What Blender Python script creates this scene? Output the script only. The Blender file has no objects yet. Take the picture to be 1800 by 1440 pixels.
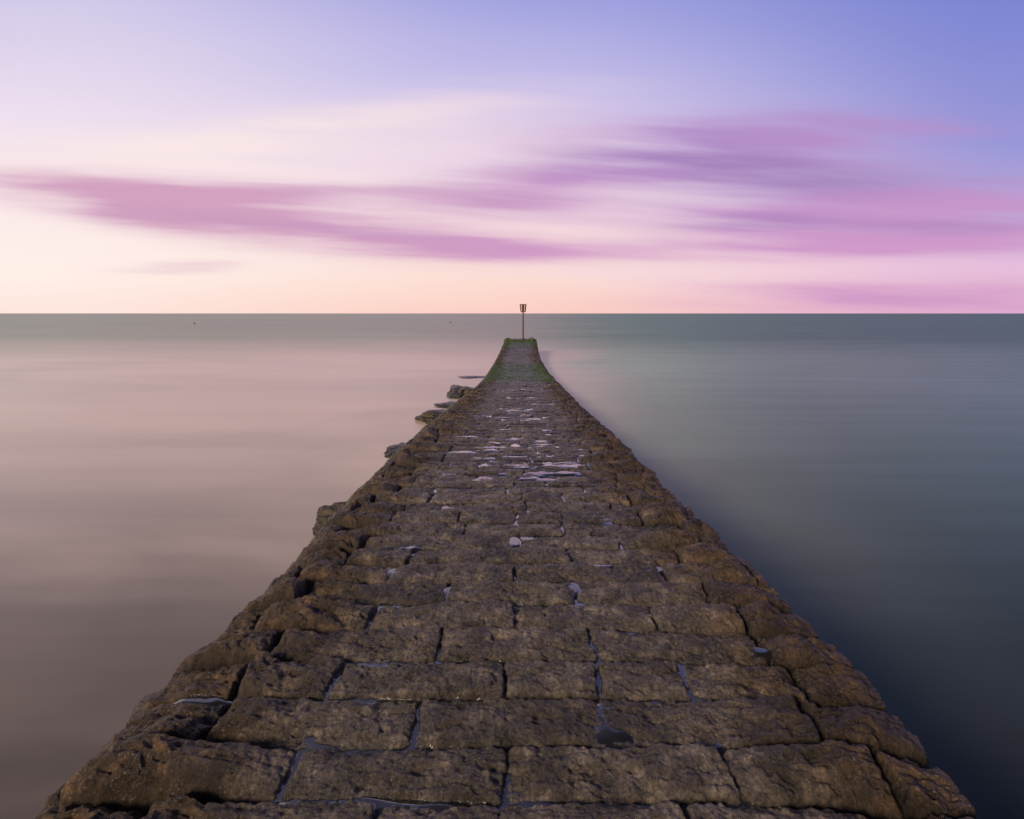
import bpy, bmesh, math, random
import numpy as np
from mathutils import Vector, noise as mnoise

rng = np.random.RandomState(7)
random.seed(5)
scene = bpy.context.scene
scene.view_settings.view_transform = 'Standard'
scene.view_settings.look = 'None'
scene.view_settings.exposure = 0
scene.view_settings.gamma = 1

CAMH = 3.3          # camera height above the water (water is z = 0)
F = 900.0           # focal length in photo pixels (18 mm on 36 mm)

def lin(r, g, b):
    def f(c):
        c /= 255.0
        return c/12.92 if c <= 0.04045 else ((c+0.055)/1.055)**2.4
    return (f(r), f(g), f(b), 1.0)

# ------------------------------------------------------------ camera
cam = bpy.data.cameras.new("camera")
cam.lens = 18; cam.sensor_width = 36; cam.sensor_fit = 'HORIZONTAL'
cam.shift_y = -169/1800
cam.clip_start = 0.05; cam.clip_end = 60000
co = bpy.data.objects.new("camera", cam)
co.location = (0, 0, CAMH); co.rotation_euler = (math.radians(90), 0, 0)
scene.collection.objects.link(co); scene.camera = co

# ------------------------------------------------------------ node helper
class NB:
    def __init__(s, tree): s.t = tree; s.n = tree.nodes; s.l = tree.links
    def new(s, typ, **kw):
        n = s.n.new(typ)
        for k, v in kw.items(): setattr(n, k, v)
        return n
    def put(s, sock, v):
        if isinstance(v, bpy.types.NodeSocket): s.l.new(v, sock)
        else: sock.default_value = v
    def m(s, op, a, b=None, c=None, clamp=False):
        n = s.new('ShaderNodeMath', operation=op, use_clamp=clamp)
        s.put(n.inputs[0], a)
        if b is not None: s.put(n.inputs[1], b)
        if c is not None: s.put(n.inputs[2], c)
        return n.outputs[0]
    def mix(s, f, a, b, blend='MIX'):
        n = s.new('ShaderNodeMix', data_type='RGBA', blend_type=blend)
        s.put(n.inputs[0], f); s.put(n.inputs[6], a); s.put(n.inputs[7], b)
        return n.outputs[2]
    def ramp(s, f, stops, interp='LINEAR'):
        n = s.new('ShaderNodeValToRGB'); cr = n.color_ramp; cr.interpolation = interp
        while len(cr.elements) < len(stops): cr.elements.new(0.5)
        for e, (p, c) in zip(cr.elements, stops):
            e.position = p
            e.color = c if isinstance(c, tuple) else (c, c, c, 1)
        s.put(n.inputs[0], f); return n.outputs[0]
    def mr(s, v, a, b, c=0.0, d=1.0, smooth=True):
        n = s.new('ShaderNodeMapRange'); n.interpolation_type = 'SMOOTHSTEP' if smooth else 'LINEAR'
        s.put(n.inputs[0], v); n.inputs[1].default_value = a; n.inputs[2].default_value = b
        n.inputs[3].default_value = c; n.inputs[4].default_value = d
        return n.outputs[0]
    def noise(s, vec, scale, detail=4, rough=0.5, dist=0.0):
        n = s.new('ShaderNodeTexNoise'); s.put(n.inputs['Vector'], vec)
        n.inputs['Scale'].default_value = scale; n.inputs['Detail'].default_value = detail
        n.inputs['Roughness'].default_value = rough; n.inputs['Distortion'].default_value = dist
        return n.outputs['Fac']
    def xyz(s, x, y, z):
        n = s.new('ShaderNodeCombineXYZ')
        for i, v in enumerate((x, y, z)): s.put(n.inputs[i], v)
        return n.outputs[0]

# ------------------------------------------------------------ world sky
SUN_EL = math.radians(26); SUN_AZ = math.radians(-138)   # azimuth measured from +Y towards +X
w = bpy.data.worlds.new("World"); scene.world = w; w.use_nodes = True
w.node_tree.nodes.clear(); B = NB(w.node_tree)
tc = B.new('ShaderNodeTexCoord')
sx = B.new('ShaderNodeSeparateXYZ'); B.l.new(tc.outputs['Generated'], sx.inputs[0])
yy = B.m('MAXIMUM', sx.outputs[1], 0.12)
u = B.m('DIVIDE', sx.outputs[0], yy); v = B.m('DIVIDE', sx.outputs[2], yy)
u = B.m('MAXIMUM', B.m('MINIMUM', u, 3.0), -3.0)
v = B.m('MAXIMUM', B.m('MINIMUM', v, 3.0), 0.0)
vn = B.noise(B.xyz(B.m('MULTIPLY', u, 0.8), B.m('MULTIPLY', v, 4.0), 3.3), 1.0, 2, 0.5)
vb = B.m('ADD', v, B.m('MULTIPLY', B.m('SUBTRACT', vn, 0.5), 0.10))
vb = B.m('MULTIPLY', vb, 0.5)   # ramp 0..2
def P(py): return max(0.0, (551-py)/900*0.5)
left = B.ramp(vb, [(0, lin(253,228,220)), (P(470), lin(254,240,232)), (P(340), lin(250,232,232)),
                   (P(200), lin(236,222,238)), (P(0), lin(208,200,232)), (0.5, lin(140,136,156)), (1, lin(88,86,102))])
mid = B.ramp(vb, [(0, lin(251,204,192)), (P(480), lin(251,218,206)), (P(380), lin(244,218,222)),
                  (P(250), lin(230,210,232)), (P(130), lin(190,184,230)), (P(0), lin(158,160,222)), (0.5, lin(96,98,132)), (1, lin(62,64,84))])
right = B.ramp(vb, [(0, lin(228,176,206)), (P(460), lin(228,188,218)), (P(380), lin(192,172,218)),
                    (P(250), lin(148,148,214)), (P(0), lin(124,132,208)), (0.5, lin(58,64,104)), (1, lin(40,45,68))])
f1 = B.mr(u, -0.95, 0.10); f2 = B.mr(u, 0.0, 1.0)
base = B.mix(f2, B.mix(f1, left, mid), right)

sv = B.xyz(B.m('MULTIPLY', u, 1.1), B.m('MULTIPLY', v, 9.0), 0.0)
n1 = B.noise(sv, 1.5, 2, 0.5)
sv2 = B.xyz(B.m('MULTIPLY', u, 1.3), B.m('ADD', B.m('MULTIPLY', v, 20.0), B.m('MULTIPLY', u, 0.6)), 5.0)
n2 = B.noise(sv2, 1.6, 4, 0.5)
sv3 = B.xyz(B.m('MULTIPLY', u, 1.0), B.m('ADD', B.m('MULTIPLY', v, 14.0), B.m('MULTIPLY', u, 0.8)), 9.0)
n3 = B.noise(sv3, 2.2, 4, 0.5)
du = B.m('MULTIPLY', B.m('SUBTRACT', n1, 0.5), 0.30)
dv = B.m('MULTIPLY', B.m('SUBTRACT', n2, 0.5), 0.045)
uw = B.m('ADD', u, du); vw = B.m('ADD', v, dv)
def blob(px, py, rx, ry, slope, amp):
    cu = (px-900)/900; cv = (551-py)/900
    a = B.m('SUBTRACT', uw, cu)
    b = B.m('SUBTRACT', B.m('MULTIPLY_ADD', a, slope, vw), cv) if slope else B.m('SUBTRACT', vw, cv)
    a = B.m('MULTIPLY', a, 900/rx); b = B.m('MULTIPLY', b, 900/ry)
    e = B.m('MULTIPLY_ADD', a, a, B.m('MULTIPLY', b, b))
    return B.m('MULTIPLY', B.m('POWER', 0.3679, e), amp)
def field(lst):
    acc = None
    for t in lst:
        x = blob(*t); acc = x if acc is None else B.m('ADD', acc, x)
    return acc
cream = field([(640,205,360,34,-0.12,0.65), (330,275,440,40,0.0,0.6), (950,245,300,30,0.0,0.45),
               (650,318,420,20,0.02,0.4), (1120,480,380,26,0,0.4), (250,450,400,50,0,0.6), (1080,375,200,22,0,0.4)])
pink = field([(130,330,220,28,0.03,0.75), (340,365,240,46,0.10,0.88), (610,405,260,40,0.11,0.92), (560,333,260,14,0.0,0.35),
              (870,436,200,18,0.06,0.85), (890,350,220,36,0.0,0.85), (1030,305,160,22,0,0.45), (1250,276,310,60,0.03,1.02),
              (1470,222,280,36,0,0.72), (1390,382,290,36,-0.06,0.95), (1730,352,230,40,0.0,0.92),
              (1480,438,350,22,0,0.85), (1640,526,440,30,0,0.92), (290,470,120,11,0,0.45), (1760,408,240,30,0,0.80)])
core = field([(1240,282,220,26,0.05,0.75), (1450,318,250,24,0,0.7), (1330,390,170,16,0,0.5), (1700,398,190,16,0,0.45), (560,402,260,13,0.10,0.20)])
brk = B.mr(n3, 0.28, 0.72, 0.52, 1.40, False)
cream = B.m('MULTIPLY', cream, brk, clamp=True)
pink = B.mr(B.m('MULTIPLY', pink, brk), -0.06, 1.15)
core = B.m('MULTIPLY', core, brk, clamp=True)
creamcol = B.mix(B.mr(u, -0.8, 0.9), lin(254,235,228), lin(232,206,228))
pinkcol = B.mix(B.mr(u, -0.6, 0.4), lin(210,160,190), B.mix(B.mr(v, 0.08, 0.36), lin(208,150,198), lin(180,142,200)))
skyc = B.mix(B.m('MULTIPLY', cream, 0.85), base, creamcol)
skyc = B.mix(pink, skyc, pinkcol)
skyc = B.mix(core, skyc, lin(156,122,180))
ns = B.new('ShaderNodeTexSky'); ns.sky_type = 'NISHITA'; ns.sun_disc = False
ns.sun_elevation = SUN_EL; ns.sun_rotation = SUN_AZ
nis = B.mix(1.0, ns.outputs[0], (0.003, 0.003, 0.003, 1), 'MULTIPLY')
skyc = B.mix(1.0, skyc, nis, 'ADD')
bg = B.new('ShaderNodeBackground'); B.l.new(skyc, bg.inputs[0]); bg.inputs[1].default_value = 1.0
out = B.new('ShaderNodeOutputWorld'); B.l.new(bg.outputs[0], out.inputs[0])

# ------------------------------------------------------------ sun
sl = bpy.data.lights.new("sun", 'SUN'); sl.energy = 3.6; sl.angle = math.radians(13); sl.color = (1.0, 0.74, 0.51)
so = bpy.data.objects.new("sun", sl); scene.collection.objects.link(so)
d = Vector((math.sin(SUN_AZ)*math.cos(SUN_EL), math.cos(SUN_AZ)*math.cos(SUN_EL), math.sin(SUN_EL)))
so.rotation_euler = (-d).to_track_quat('-Z', 'Y').to_euler(); so.location = d*50

# ------------------------------------------------------------ numpy noise
G = rng.rand(256, 256)*2*np.pi
GX, GY = np.cos(G), np.sin(G)
def pn(x, y, seed=0):
    x = x+seed*17.37; y = y+seed*9.71
    xi = np.floor(x).astype(np.int64); yi = np.floor(y).astype(np.int64)
    fx = x-xi; fy = y-yi
    a = fx*fx*fx*(fx*(fx*6-15)+10); b = fy*fy*fy*(fy*(fy*6-15)+10)
    def g(i, j):
        X = (xi+i) & 255; Y = (yi+j) & 255
        return GX[X, Y]*(fx-i)+GY[X, Y]*(fy-j)
    return 1.5*((g(0,0)*(1-a)+g(1,0)*a)*(1-b)+(g(0,1)*(1-a)+g(1,1)*a)*b)
def fbm(x, y, o, seed=0, gain=0.5):
    r = 0; A = 1; f = 1
    for i in range(o):
        r = r+A*pn(x*f, y*f, seed+i*3); A *= gain; f *= 2.03
    return r
def ss(a, b, x):
    t = np.clip((x-a)/(b-a), 0, 1); return t*t*(3-2*t)
def terrace(t, k=0.65):
    f = np.floor(t); return f+ss(k, 1.0, t-f)

# ------------------------------------------------------------ groyne profile (Y, px y, left px, right px)
T = np.array([
 (1.70,1440,  42,1752),(2.34,1200, 272,1545),(3.33,1010,487,1340),(5.60,840,645,1160),(8.3,760,733,1080),
 (11.4,720,783,1030),(15.2,690,822,1000),(18.5,675,842,985),(24.4,655,858,965),(31.6,630,873,950),
 (36.5,615,880,945.5),(41.6,601.5,886,943.5)])
TY = T[:,0]; TH = (T[:,1]-551)*TY/F; TL = (T[:,2]-900)/F*TY; TR = (T[:,3]-900)/F*TY
TY = np.concatenate([[-8], TY, [46]]); TH = np.concatenate([[1.66], TH, [2.22]])
TL = np.concatenate([[-1.62], TL, [TL[-1]]]); TR = np.concatenate([[1.62], TR, [TR[-1]]])
gy = np.linspace(-8, 46, 5401)
def sm(a):
    k = np.hanning(121); k /= k.sum()
    return np.convolve(np.pad(a, 60, mode='edge'), k, mode='valid')
gH, gL, gR = sm(np.interp(gy, TY, TH)), sm(np.interp(gy, TY, TL)), sm(np.interp(gy, TY, TR))
def prof(y): return np.interp(y, gy, gH), np.interp(y, gy, gL), np.interp(y, gy, gR)
def y_of_px(py):
    yy_ = np.linspace(1.6, 43, 6000); h = prof(yy_)[0]; p = 551+F*h/yy_
    return float(np.interp(-py, -p, yy_))

# stone layout: the nearest courses follow surveyed joints, the rest is laid at random
near_rows = [y_of_px(p) for p in (1405,1310,1225,1160,1105,1060,1022,990,964,940,918)]
near_joint = {0: (1355, [130,505,888,1290,1560]), 1: (1268, [375,732,1060,1425]), 2: (1192, [430,592,890,1048,1205,1400]),
              3: (1132, [480,770,1045,1340]), 4: (1082, [655,900,1150,1300]), 5: (1041, [540,790,1008,1240]),
              6: (1006, [690,905,1165]), 7: (977, [610,720,1000,1190]), 8: (952, [640,905,1090]), 9: (928, [600,815,990,1200])}
lo = [near_rows[0]]
while lo[-1] > -8.2: lo.append(lo[-1]-rng.uniform(0.21, 0.27))
hi = [near_rows[-1]]
while hi[-1] < 46: hi.append(hi[-1]+rng.uniform(0.18, 0.27))
rowb = np.array(lo[::-1][:-1]+near_rows+hi[1:]); NR = len(rowb)-1; base_i = len(lo)-1
rows = []
for r in range(NR):
    j = near_joint.get(r-base_i)
    if j:
        yc = (rowb[r]+rowb[r+1])/2; pts_ = [(p-900)/F*yc for p in j[1]]
        lft = [pts_[0]-0.62, pts_[0]-1.2, pts_[0]-1.9, pts_[0]-2.6, pts_[0]-3.3][::-1]
        rgt = [pts_[-1]+0.60, pts_[-1]+1.2, pts_[-1]+1.9, pts_[-1]+2.6, pts_[-1]+3.4]
        rows.append(np.array(lft+pts_+rgt)); continue
    b = [-4.2-rng.uniform(0, 0.6)]
    while b[-1] < 4.4: b.append(b[-1]+rng.choice([rng.uniform(0.30,0.5), rng.uniform(0.5,0.88)], p=[0.4,0.6]))
    rows.append(np.array(b))
puddles = []
for (px, py, rx, ry, lv) in [(785,1205,.17,.035,.014),(1068,1268,.07,.10,.010),(640,1412,.28,.030,.006),(1230,1308,.16,.022,.000),(790,1040,.04,.07,.010),
        (1008,1035,.04,.07,.010),(1010,994,.20,.035,.014),(905,950,.04,.10,.010),(710,960,.12,.06,.012),(1065,912,.045,.09,.010),
        (850,843,.11,.12,.014),(790,835,.08,.10,.014),(950,832,.14,.08,.014),(970,852,.06,.06,.010),(1330,1140,.06,.03,.004),(350,1225,.10,.03,-.004),
        (1150,1000,.07,.05,.004),(690,1006,.06,.06,.010),(1010,800,.10,.10,.014),(930,1125,.14,.03,.008),(920,1190,.06,.05,.006),
        (895,772,.30,.08,.016),(905,785,.06,.2,.016),(820,768,.18,.07,.016),(950,777,.14,.10,.016)]:
    Y = y_of_px(py); puddles.append(((px-900)/F*Y, Y, rx, ry, lv))
for i in range(120):   # scattered standing water on the middle stretch
    Y = rng.choice([rng.uniform(5.5, 8.6), rng.uniform(9, 17), rng.uniform(9.5,14)])
    cxp = 0.10+0.45*rng.randn()
    puddles.append((float(np.clip(cxp, -0.85, 0.95)), float(Y), rng.uniform(.06,.22), rng.uniform(.03,.10), rng.uniform(.006,.020)))

def surface(a, y, xl, xr):
    """displacement of stones at lateral metric coordinate a and distance y"""
    wf = 0.35+0.65*ss(3.5, 5.0, y)
    yp = y + wf*0.040*pn(a*0.7, y*0.7, 1) + (0.5+0.5*wf)*0.014*pn(a*3.2, y*3.2, 2)
    ap = a + 0.03*pn(a*3, y*3, 4)
    ri = np.clip(np.searchsorted(rowb, yp)-1, 0, NR-1)
    d0 = yp-rowb[ri]; d1 = rowb[ri+1]-yp
    dz = np.minimum(d0, d1); fz = d0/(d0+d1)
    dx = np.empty_like(a); tone = np.empty_like(a); off = np.empty_like(a); cx = np.empty_like(a)
    tx = np.empty_like(a); ty = np.empty_like(a); hump = np.empty_like(a)
    for r in np.unique(ri):
        m = ri == r; b = rows[r]; x = ap[m]
        k = np.clip(np.searchsorted(b, x)-1, 0, len(b)-2)
        dx[m] = np.minimum(x-b[k], b[k+1]-x)
        rs = np.random.RandomState(r*13+5); n = len(b)
        t_, o_, a_, b_, h_ = rs.rand(n), rs.randn(n), rs.randn(n), rs.randn(n), rs.rand(n)
        tone[m] = t_[k]; off[m] = o_[k]; tx[m] = a_[k]; ty[m] = b_[k]; hump[m] = h_[k]
        cx[m] = x-(b[k]+b[k+1])/2
    s = (a-xl)/(xr-xl)*2-1
    edge = ss(0.42, 0.88, np.abs(s+0.12*pn(a*1.1, y*0.6, 9)))
    R = 0.034
    q = R-np.sqrt(np.maximum(R-dz, 0)**2+np.maximum(R-dx, 0)**2)
    dist = np.where((dz < R) & (dx < R), q, np.minimum(dz, dx))
    dist = dist+0.012*fbm(a*9, y*10, 3, 11)+0.006*pn(a*35, y*38, 6)
    jt = ss(-0.003, 0.016+0.016*edge, dist)
    fill = ss(-0.5, 0.5, pn(a*1.3, y*1.3, 21))
    J = 0.042+0.022*edge-0.016*fill
    h = -J*(1-jt)
    h += 0.009*ss(0, 0.08, dist)
    md = fbm(a*4.2, y*6.5, 4, 41, 0.54)
    tr = terrace(2.6*fbm(a*3.1+2, y*6.0, 3, 47, 0.5))
    rel = 0.0120*md + 0.0070*tr
    rg = 1-np.abs(fbm(a*5+3, y*12, 3, 51))*1.6
    rel += 0.0060*np.clip(rg, -0.6, 1)
    cap = 0.008+0.014*edge
    rel = cap-0.005*np.logaddexp(0, (cap-rel)/0.005)
    h += jt*rel*(1+0.8*edge)
    out_ = 1-0.60*ss(0.84, 1.02, np.abs(s))
    h += out_*(off*(0.005+0.009*edge)+tx*0.018*cx+ty*0.05*(fz-0.5)*0.24*(1+2.2*edge))
    arch = 1-np.abs(2*fz-1)**2.2
    h += out_*edge*(0.006+0.070*hump**2)*arch*(0.6+0.4*ss(0,0.15,dx)) - edge*0.012
    h += out_*0.020*pn(a*1.5, y*1.9, 31)*(0.4+1.5*edge)
    h += 0.0050*fbm(a*28, y*38, 3, 61, 0.68)
    pit = fbm(a*11, y*17, 2, 71)
    h -= jt*0.011*ss(0.34, 0.9, pit)
    # standing water
    lvl = -0.024+0.013*pn(a*1.5, y*1.2, 81)+0.007*ss(4, 7, y)*(1-ss(15, 18, y))
    lvl = np.where(np.abs(s) < 0.52, lvl, -1.0)
    for (X, Y, rx, ry, lv) in puddles:
        mk = (np.abs(y-Y) < ry*3)
        if not mk.any(): continue
        e = ((a-X)/rx)**2+((y-Y)/ry)**2+0.8*pn(a*9, y*9, 33)
        lvl = np.where(mk & (e < 2.2), np.maximum(lvl, lv-0.010-0.012*np.maximum(e-0.5, 0)), lvl)
    wet = ss(-0.0008, 0.0012, lvl-h)
    h = np.maximum(h, lvl)
    return h, wet, jt, tone, edge

V = []; Fc = []; AT = {k: [] for k in ('wet','joint','tone','edge','side')}
voff = 0
def strip(ys, nt, nl, nr, cap=False):
    global voff
    ys = np.asarray(ys); n = len(ys)
    h, xl, xr = prof(ys); top = CAMH-h
    top = top + 0.13*ss(41.75, 41.85, ys)      # raised head at the seaward end
    xl = xl+0.018*pn(ys*1.3, ys*0+8.2, 15); xr = xr+0.018*pn(ys*1.3, ys*0+2.7, 16)
    bl = np.interp(ys, [-8,3,6,9,14,20,26,44], [0.85,0.98,1.24,1.46,1.42,0.86,0.35,0.2])
    bl = bl+0.18*pn(ys*0.7, ys*0+3.1, 5)*np.interp(ys, [0,18,26],[1,1,0.2])
    br = np.interp(ys, [-8,12,44], [0.35,0.35,0.2])
    bot = -0.5; D = top-bot
    t = np.linspace(0, 1, nt)
    ql = (np.linspace(1, 0, nl, endpoint=False))**1.3; qr = (np.linspace(0, 1, nr+1)[1:])**1.3
    X = np.concatenate([xl[:,None]-bl[:,None]*ql[None], xl[:,None]+(xr-xl)[:,None]*t[None], xr[:,None]+br[:,None]*qr[None]], 1)
    Z = np.concatenate([top[:,None]-D[:,None]*ql[None], np.repeat(top[:,None], nt, 1), top[:,None]-D[:,None]*qr[None]], 1)
    Ll = np.sqrt(bl**2+D**2); Lr = np.sqrt(br**2+D**2)
    A = np.concatenate([xl[:,None]-Ll[:,None]*ql[None]*0.9, xl[:,None]+(xr-xl)[:,None]*t[None], xr[:,None]+Lr[:,None]*qr[None]*0.9], 1)
    Y = np.repeat(ys[:,None], X.shape[1], 1)
    el = ss(-0.10, 0.10, xl[:,None]-A); er = ss(-0.10, 0.10, A-xr[:,None])
    dl = A-xl[:,None]; dr = xr[:,None]-A
    Z = Z-0.04*np.exp(-(np.minimum(np.abs(dl), np.abs(dr))/0.08)**2)
    hh, wet, jt, tone, edge = surface(A.ravel(), Y.ravel(), np.repeat(xl, X.shape[1]), np.repeat(xr, X.shape[1]))
    hh = hh.reshape(X.shape)
    side = np.maximum(el, er)
    lump = 0.10*fbm(A*1.7, Y*1.7, 3, 91)*np.maximum(el, er*0.4)*ss(0.1,0.6,np.maximum(-dl,-dr))
    hh = hh*(1-0.5*side)+lump
    NXl = -(D/Ll)[:,None]*el; NXr = (D/Lr)[:,None]*er
    NZ = 1-side*(1-np.where(el > er, (bl/Ll)[:,None], (br/Lr)[:,None]))
    X = X+hh*(NXl+NXr); Z = Z+hh*NZ
    if cap:
        X = np.concatenate([X, X[-1:]], 0); Y = np.concatenate([Y, Y[-1:]+0.15], 0); Z = np.concatenate([Z, np.full((1, X.shape[1]), -0.5)], 0)
    n, c = X.shape
    V.append(np.stack([X, Y, Z], -1).reshape(-1, 3))
    def ex(q):
        q = np.asarray(q).reshape(-1, c)
        if cap: q = np.concatenate([q, q[-1:]], 0)
        return q.ravel()
    AT['wet'].append(ex(wet.reshape(-1,c)*(1-side))); AT['joint'].append(ex(jt)); AT['tone'].append(ex(tone)); AT['edge'].append(ex(edge)); AT['side'].append(ex(side))
    idx = np.arange(n*c).reshape(n, c)+voff
    f = np.stack([idx[:-1,:-1], idx[:-1,1:], idx[1:,1:], idx[1:,:-1]], -1).reshape(-1, 4)
    Fc.append(f); voff += n*c
ysn = [1.1]
while ysn[-1] < 5.0: ysn.append(ysn[-1]+max(0.0036, 0.0022*ysn[-1]))
strip(np.arange(-6, 1.1001, 0.03), 110, 16, 16)
ysn[-1] = 5.0
strip(ysn, 760, 60, 30)
strip(np.linspace(5, 15, 900), 400, 50, 24)
strip(np.linspace(15, 43.6, 1150), 140, 30, 20, cap=True)
V = np.concatenate(V); Fc = np.concatenate(Fc)
def npmesh(name, V, Fq):
    me = bpy.data.meshes.new(name)
    me.vertices.add(len(V)); me.vertices.foreach_set('co', V.astype(np.float32).ravel())
    me.loops.add(Fq.size); me.loops.foreach_set('vertex_index', Fq.astype(np.int32).ravel())
    me.polygons.add(len(Fq)); me.polygons.foreach_set('loop_start', np.arange(0, Fq.size, 4, dtype=np.int32))
    me.polygons.foreach_set('loop_total', np.full(len(Fq), 4, dtype=np.int32))
    me.polygons.foreach_set('use_smooth', np.ones(len(Fq), dtype=bool))
    me.update(calc_edges=True); return me
me = npmesh("stone_groyne", V, Fc)
for k, a in AT.items():
    at = me.attributes.new(k, 'FLOAT', 'POINT'); at.data.foreach_set('value', np.concatenate(a).astype(np.float32))
groyne = bpy.data.objects.new("stone_groyne", me); scene.collection.objects.link(groyne)

# ------------------------------------------------------------ stone material
def stone_material(name, rock=False):
    m = bpy.data.materials.new(name); m.use_nodes = True; m.node_tree.nodes.clear(); N = NB(m.node_tree)
    geo = N.new('ShaderNodeNewGeometry'); pos = geo.outputs['Position']
    sp = N.new('ShaderNodeSeparateXYZ'); N.l.new(pos, sp.inputs[0])
    def attr(nm):
        a = N.new('ShaderNodeAttribute'); a.attribute_name = nm; return a.outputs['Fac']
    big = N.noise(pos, 1.3, 3, 0.6); medn = N.noise(pos, 9, 4, 0.65); fine = N.noise(pos, 75, 3, 0.7)
    grey = N.ramp(medn, [(0.25, (0.024,0.021,0.019,1)), (0.5, (0.074,0.065,0.058,1)), (0.75, (0.225,0.197,0.172,1))])
    rust = N.ramp(medn, [(0.25, (0.012,0.008,0.005,1)), (0.5, (0.047,0.031,0.019,1)), (0.78, (0.160,0.102,0.053,1))])
    if rock:
        f = N.m('MULTIPLY', big, 1.0); wet = 0.0; side = 1.0
        col = N.mix(f, grey, rust)
        col = N.mix(0.5, col, (0.02,0.018,0.014,1))
        jt = None
    else:
        edge = attr('edge'); jt = attr('joint'); wet = attr('wet'); side = attr('side'); tone = attr('tone')
        f = N.mr(N.m('ADD', N.m('MULTIPLY', edge, 0.68), N.m('SUBTRACT', big, 0.46)), 0.05, 0.75)
        col = N.mix(f, grey, rust)
        br = N.m('MULTIPLY_ADD', tone, 0.6, 0.70)
        col = N.mix(1.0, col, N.xyz(br, br, br), 'MULTIPLY')
    g = N.mr(fine, 0.3, 0.7, 0.35, 1.8, False)
    col = N.mix(1.0, col, N.xyz(g, g, g), 'MULTIPLY')
    speck = N.m('MULTIPLY', N.mr(N.noise(pos, 140, 1, 0.5), 0.64, 0.72), N.mr(big, 0.35, 0.6))
    col = N.mix(N.m('MULTIPLY', speck, 0.65), col, (0.38,0.34,0.29,1))
    dark = N.mr(N.noise(pos, 3.5, 5, 0.7), 0.48, 0.66)
    col = N.mix(N.m('MULTIPLY', dark, 0.72), col, (0.012,0.010,0.008,1))
    if not rock:
        col = N.mix(N.m('MULTIPLY', N.m('SUBTRACT', 1.0, jt), 0.88), col, (0.007,0.006,0.005,1))
    mn = N.noise(pos, 2.6, 6, 0.75)
    y = sp.outputs[1]; zz = sp.outputs[2]
    band = N.m('MULTIPLY', N.mr(y, 17.5, 20.0), N.m('SUBTRACT', 1.0, N.mr(y, 26, 33)))
    head = N.mr(y, 34, 40)
    far = N.m('MAXIMUM', N.m('MULTIPLY', band, 0.90), N.m('MULTIPLY', head, 0.95))
    far = N.m('MAXIMUM', far, N.mr(y, 17, 30, 0.0, 0.42))
    lowz = N.m('MAXIMUM', N.m('SUBTRACT', 1.0, N.mr(zz, 1.25, 1.85)), N.mr(y, 4.5, 6.5))
    low = N.m('MULTIPLY', side, lowz)
    low = N.m('MULTIPLY', low, N.mr(y, 3.0, 6.0, 0.8, 1.15))
    if rock: low = N.m('MULTIPLY', N.mr(zz, 0.08, 0.30), N.mr(y, 4.0, 7.5, 0.6, 0.85))
    xleft = N.mr(sp.outputs[0], 0.5, -0.5)
    low = N.m('MULTIPLY', low, xleft)
    ms = N.m('MAXIMUM', N.m('MULTIPLY', far, 0.5 if rock else 1.0), N.m('MULTIPLY', low, 0.60 if rock else 1.05))
    mossf = N.mr(N.m('ADD', N.m('MULTIPLY', ms, 0.62), mn), 0.80 if rock else 0.76, 1.0 if rock else 0.98)
    mosscol = N.ramp(fine, [(0.3, (0.009,0.020,0.003,1)), (0.6, (0.054,0.088,0.008,1)), (0.8, (0.14,0.19,0.018,1))])
    col = N.mix(mossf, col, mosscol)
    tideline = N.m('SUBTRACT', 1.0, N.mr(zz, 0.03, 0.20))
    col = N.mix(N.m('MULTIPLY', tideline, 0.7), col, (0.010,0.010,0.008,1))
    rough = N.mr(medn, 0.3, 0.7, 0.22, 0.46, False)
    if not rock:
        col = N.mix(wet, col, (0.012,0.012,0.012,1))
        rough = N.m('ADD', N.m('MULTIPLY', rough, N.m('SUBTRACT', 1.0, wet)), N.m('MULTIPLY', wet, 0.05))
    hgt = N.noise(pos, 60, 5, 0.78)
    bmp = N.new('ShaderNodeBump'); N.put(bmp.inputs['Height'], hgt); bmp.inputs['Distance'].default_value = 0.016
    N.put(bmp.inputs['Strength'], 0.9 if rock else N.m('MULTIPLY', N.m('SUBTRACT', 1.0, wet), 0.9))
    p = N.new('ShaderNodeBsdfPrincipled'); N.put(p.inputs['Base Color'], col); N.put(p.inputs['Roughness'], rough)
    p.inputs['Specular IOR Level'].default_value = 0.55
    if not rock:
        N.put(p.inputs['Coat Weight'], wet); p.inputs['Coat Roughness'].default_value = 0.03
    N.l.new(bmp.outputs[0], p.inputs['Normal'])
    o = N.new('ShaderNodeOutputMaterial'); N.l.new(p.outputs[0], o.inputs[0])
    return m
me.materials.append(stone_material("weathered_stone"))
rockmat = stone_material("mossy_rock", True)

# ------------------------------------------------------------ rocks beside the groyne
def rock(x, y, rx, ry, rz, seed, z=0.0):
    bm = bmesh.new(); bmesh.ops.create_icosphere(bm, subdivisions=6, radius=1.0)
    o = Vector((seed*7.1, seed*3.3, seed*1.7))
    for vv in bm.verts:
        p = vv.co.copy()
        k = 1+0.34*mnoise.noise(p*1.1+o)+0.20*mnoise.noise(p*2.6+o)+0.09*mnoise.noise(p*6+o)+0.04*mnoise.noise(p*14+o)+0.03*mnoise.noise(p*30+o)
        q = p*k
        vv.co = Vector((q.x*rx, q.y*ry, q.z*rz))
    for f in bm.faces: f.smooth = True
    m_ = bpy.data.meshes.new("rock"); bm.to_mesh(m_); bm.free(); m_.materials.append(rockmat)
    ob = bpy.data.objects.new("rock", m_); ob.location = (x, y, z); ob.rotation_euler = (0, 0, seed*1.3)
    scene.collection.objects.link(ob)
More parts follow.
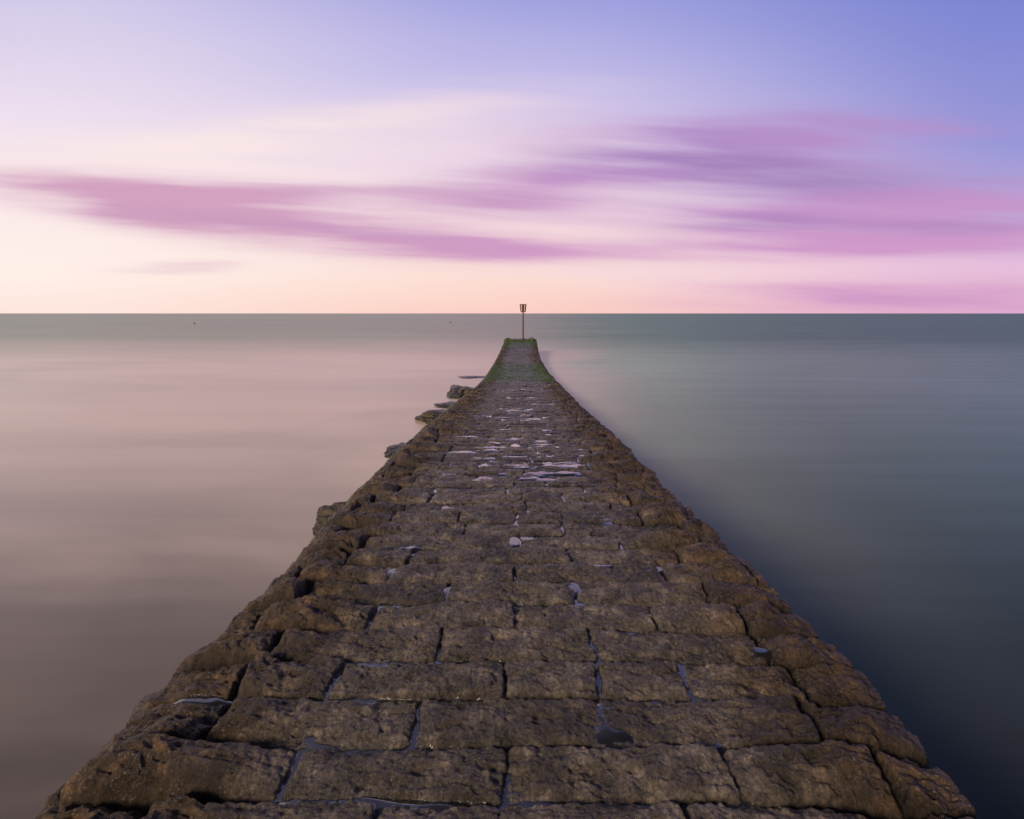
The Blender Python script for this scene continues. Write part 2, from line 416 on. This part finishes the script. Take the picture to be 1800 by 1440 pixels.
for i, r in enumerate([(-2.60,7.9,.42,.5,.34),(-2.58,3.95,.38,.42,.38),(-2.55,12.2,.50,.5,.17),(-2.18,16.0,.60,.8,.28),(-2.02,20.8,.74,.9,.34),
                       (-2.0,18.2,.5,.7,.14),(-2.1,26.5,.7,.6,.06)]):
    rock(*r, seed=i+1, z=-0.02)

# ------------------------------------------------------------ beacon post
def principled(name, c1, c2, scale, rough, metal=0.0):
    m = bpy.data.materials.new(name); m.use_nodes = True; m.node_tree.nodes.clear(); N = NB(m.node_tree)
    t = N.new('ShaderNodeTexCoord'); n = N.noise(t.outputs['Object'], scale, 4, 0.6)
    p = N.new('ShaderNodeBsdfPrincipled'); N.put(p.inputs['Base Color'], N.ramp(n, [(0.35, c1), (0.65, c2)]))
    p.inputs['Roughness'].default_value = rough; p.inputs['Metallic'].default_value = metal
    o = N.new('ShaderNodeOutputMaterial'); N.l.new(p.outputs[0], o.inputs[0]); return m
rust = principled("rusty_steel", (0.06,0.022,0.014,1), (0.19,0.065,0.035,1), 14, 0.75)
green = principled("weedy_iron", (0.02,0.03,0.01,1), (0.06,0.06,0.03,1), 20, 0.8)
def cyl(bm, p0, p1, r0, r1=None, seg=12):
    r1 = r0 if r1 is None else r1
    p0 = Vector(p0); p1 = Vector(p1); dd = p1-p0
    res = bmesh.ops.create_cone(bm, cap_ends=True, segments=seg, radius1=r0, radius2=r1, depth=dd.length)
    q = dd.to_track_quat('Z', 'Y'); mid_ = (p0+p1)/2
    for vv in res['verts']: vv.co = q @ vv.co+mid_
def ring(bm, z, R, r, n=24):
    pts = [(math.cos(2*math.pi*i/n)*R, math.sin(2*math.pi*i/n)*R, z) for i in range(n)]
    for i in range(n): cyl(bm, pts[i], pts[(i+1) % n], r, seg=6)
def part(bm, name, mat, parent):
    m_ = bpy.data.meshes.new(name); bm.to_mesh(m_); bm.free(); m_.materials.append(mat)
    ob = bpy.data.objects.new(name, m_); scene.collection.objects.link(ob); ob.parent = parent; return ob
def empty(name, loc):
    e = bpy.data.objects.new(name, None); e.location = loc; e.empty_display_size = 0.3; scene.collection.objects.link(e); return e
YB = 42.6; hB = float(prof(np.array([YB]))[0][0]); zB = CAMH-hB+0.13
bx = (919.5-900)/F*YB
bc = empty("navigation_beacon", (bx, YB, zB))
bm = bmesh.new(); cyl(bm, (0,0,-0.1), (0,0,2.95), 0.062, 0.05); cyl(bm, (0,0,0), (0,0,0.12), 0.16, 0.10)
cyl(bm, (0,0,1.45), (0,0,1.52), 0.075); part(bm, "post", rust, bc)
bm = bmesh.new()
for i in range(10):
    a = 2*math.pi*i/10
    cyl(bm, (math.cos(a)*0.18, math.sin(a)*0.18, 2.30), (math.cos(a)*0.26, math.sin(a)*0.26, 2.92), 0.030, seg=6)
ring(bm, 2.30, 0.18, 0.028); ring(bm, 2.92, 0.26, 0.028); ring(bm, 2.62, 0.22, 0.016)
for i in range(4):
    a = math.pi*i/2+0.4
    cyl(bm, (0,0,2.30), (math.cos(a)*0.17, math.sin(a)*0.17, 2.30), 0.015, seg=6)
    cyl(bm, (0,0,2.92), (math.cos(a)*0.26, math.sin(a)*0.26, 2.92), 0.015, seg=6)
part(bm, "basket_topmark", rust, bc)
mr_ = empty("mooring_ring", ((934-900)/F*42.3, 42.3, zB))
bm = bmesh.new(); n = 16
pts = [(math.cos(math.pi*i/n)*0.2, 0, math.sin(math.pi*i/n)*0.2) for i in range(n+1)]
for i in range(n): cyl(bm, pts[i], pts[i+1], 0.025, seg=6)
part(bm, "hoop", green, mr_)
bm = bmesh.new(); cyl(bm, (-0.25,0,-0.05), (0.28,0,0.03), 0.05, 0.04); part(bm, "base_bar", green, mr_)

# ------------------------------------------------------------ buoys
red = principled("buoy_paint", (0.10,0.02,0.015,1), (0.16,0.04,0.03,1), 3, 0.5)
for (px, py) in [(342,569.5),(792,567.5)]:
    Y = F*CAMH/(py-551); e = empty("buoy", ((px-900)/F*Y, Y, 0)); e.scale = (0.6, 0.6, 0.6)
    bm = bmesh.new(); cyl(bm, (0,0,-0.2), (0,0,0.32), 0.38, 0.42, 20); cyl(bm, (0,0,0.32), (0,0,0.62), 0.42, 0.10, 20)
    part(bm, "float_body", red, e)
    bm = bmesh.new(); cyl(bm, (0,0,0.6), (0,0,0.85), 0.04); ring(bm, 0.88, 0.09, 0.02, 12); part(bm, "lifting_eye", red, e)

# ------------------------------------------------------------ sea
S = 30000
bm = bmesh.new()
xs = [-S,-300,-40,40,300,S]; ys_ = [-2000,-20,60,400,S]
grid = [[bm.verts.new((x, y, 0)) for x in xs] for y in ys_]
for j in range(len(ys_)-1):
    for i in range(len(xs)-1): bm.faces.new((grid[j][i], grid[j][i+1], grid[j+1][i+1], grid[j+1][i]))
m_ = bpy.data.meshes.new("sea_water"); bm.to_mesh(m_); bm.free()
sea = bpy.data.objects.new("sea_water", m_); scene.collection.objects.link(sea)
m = bpy.data.materials.new("calm_sea"); m.use_nodes = True; m.node_tree.nodes.clear(); N = NB(m.node_tree); m_.materials.append(m)
geo = N.new('ShaderNodeNewGeometry'); sp = N.new('ShaderNodeSeparateXYZ'); N.l.new(geo.outputs['Position'], sp.inputs[0])
X, Y = sp.outputs[0], sp.outputs[1]
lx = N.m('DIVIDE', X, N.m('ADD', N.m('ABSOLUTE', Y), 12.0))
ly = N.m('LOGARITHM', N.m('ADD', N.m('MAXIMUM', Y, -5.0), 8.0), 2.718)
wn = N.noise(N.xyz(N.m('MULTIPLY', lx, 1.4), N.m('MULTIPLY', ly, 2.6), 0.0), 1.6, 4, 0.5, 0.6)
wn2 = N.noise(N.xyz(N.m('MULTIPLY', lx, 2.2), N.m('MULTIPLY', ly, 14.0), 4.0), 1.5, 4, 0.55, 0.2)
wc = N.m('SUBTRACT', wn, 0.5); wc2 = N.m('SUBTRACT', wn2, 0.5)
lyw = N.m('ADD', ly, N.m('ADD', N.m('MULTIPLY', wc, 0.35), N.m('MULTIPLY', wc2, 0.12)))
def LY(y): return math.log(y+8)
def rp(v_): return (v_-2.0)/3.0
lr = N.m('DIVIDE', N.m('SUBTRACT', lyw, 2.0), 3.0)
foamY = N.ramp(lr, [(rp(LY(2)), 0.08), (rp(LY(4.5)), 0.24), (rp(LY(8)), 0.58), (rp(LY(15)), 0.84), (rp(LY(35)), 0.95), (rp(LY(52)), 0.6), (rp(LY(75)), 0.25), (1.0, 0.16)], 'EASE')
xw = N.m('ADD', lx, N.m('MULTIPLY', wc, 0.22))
sideL = N.ramp(N.m('MULTIPLY_ADD', xw, 0.5, 0.5), [(0.0, 0.95), (0.42, 1.0), (0.52, 0.85), (0.59, 0.38), (0.68, 0.12), (0.8, 0.06), (1.0, 0.02)], 'EASE')  # left side paler for the brighter sky it mirrors, painted into the colour
foam_skyglow = N.m('MULTIPLY', N.m('MULTIPLY', foamY, sideL), N.mr(wn, 0.3, 0.7, 0.80, 1.15), clamp=True)
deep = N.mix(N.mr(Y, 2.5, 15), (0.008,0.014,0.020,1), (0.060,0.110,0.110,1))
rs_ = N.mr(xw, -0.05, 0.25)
silt_skyglow = N.mix(rs_, (0.75,0.63,0.58,1), (0.43,0.46,0.43,1))  # silt colour with the warm sky reflection on the left painted in
body = N.mix(foam_skyglow, deep, silt_skyglow)
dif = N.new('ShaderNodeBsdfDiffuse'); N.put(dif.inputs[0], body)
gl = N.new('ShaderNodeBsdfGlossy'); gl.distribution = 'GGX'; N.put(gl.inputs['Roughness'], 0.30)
tint = N.mix(N.mr(Y, 30, 70), N.mix(rs_, (0.98,0.93,0.85,1), (0.66,0.92,0.72,1)), N.mix(rs_, (0.74,0.80,0.70,1), (0.42,0.63,0.54,1)))  # reflected sky colour painted in by side and distance
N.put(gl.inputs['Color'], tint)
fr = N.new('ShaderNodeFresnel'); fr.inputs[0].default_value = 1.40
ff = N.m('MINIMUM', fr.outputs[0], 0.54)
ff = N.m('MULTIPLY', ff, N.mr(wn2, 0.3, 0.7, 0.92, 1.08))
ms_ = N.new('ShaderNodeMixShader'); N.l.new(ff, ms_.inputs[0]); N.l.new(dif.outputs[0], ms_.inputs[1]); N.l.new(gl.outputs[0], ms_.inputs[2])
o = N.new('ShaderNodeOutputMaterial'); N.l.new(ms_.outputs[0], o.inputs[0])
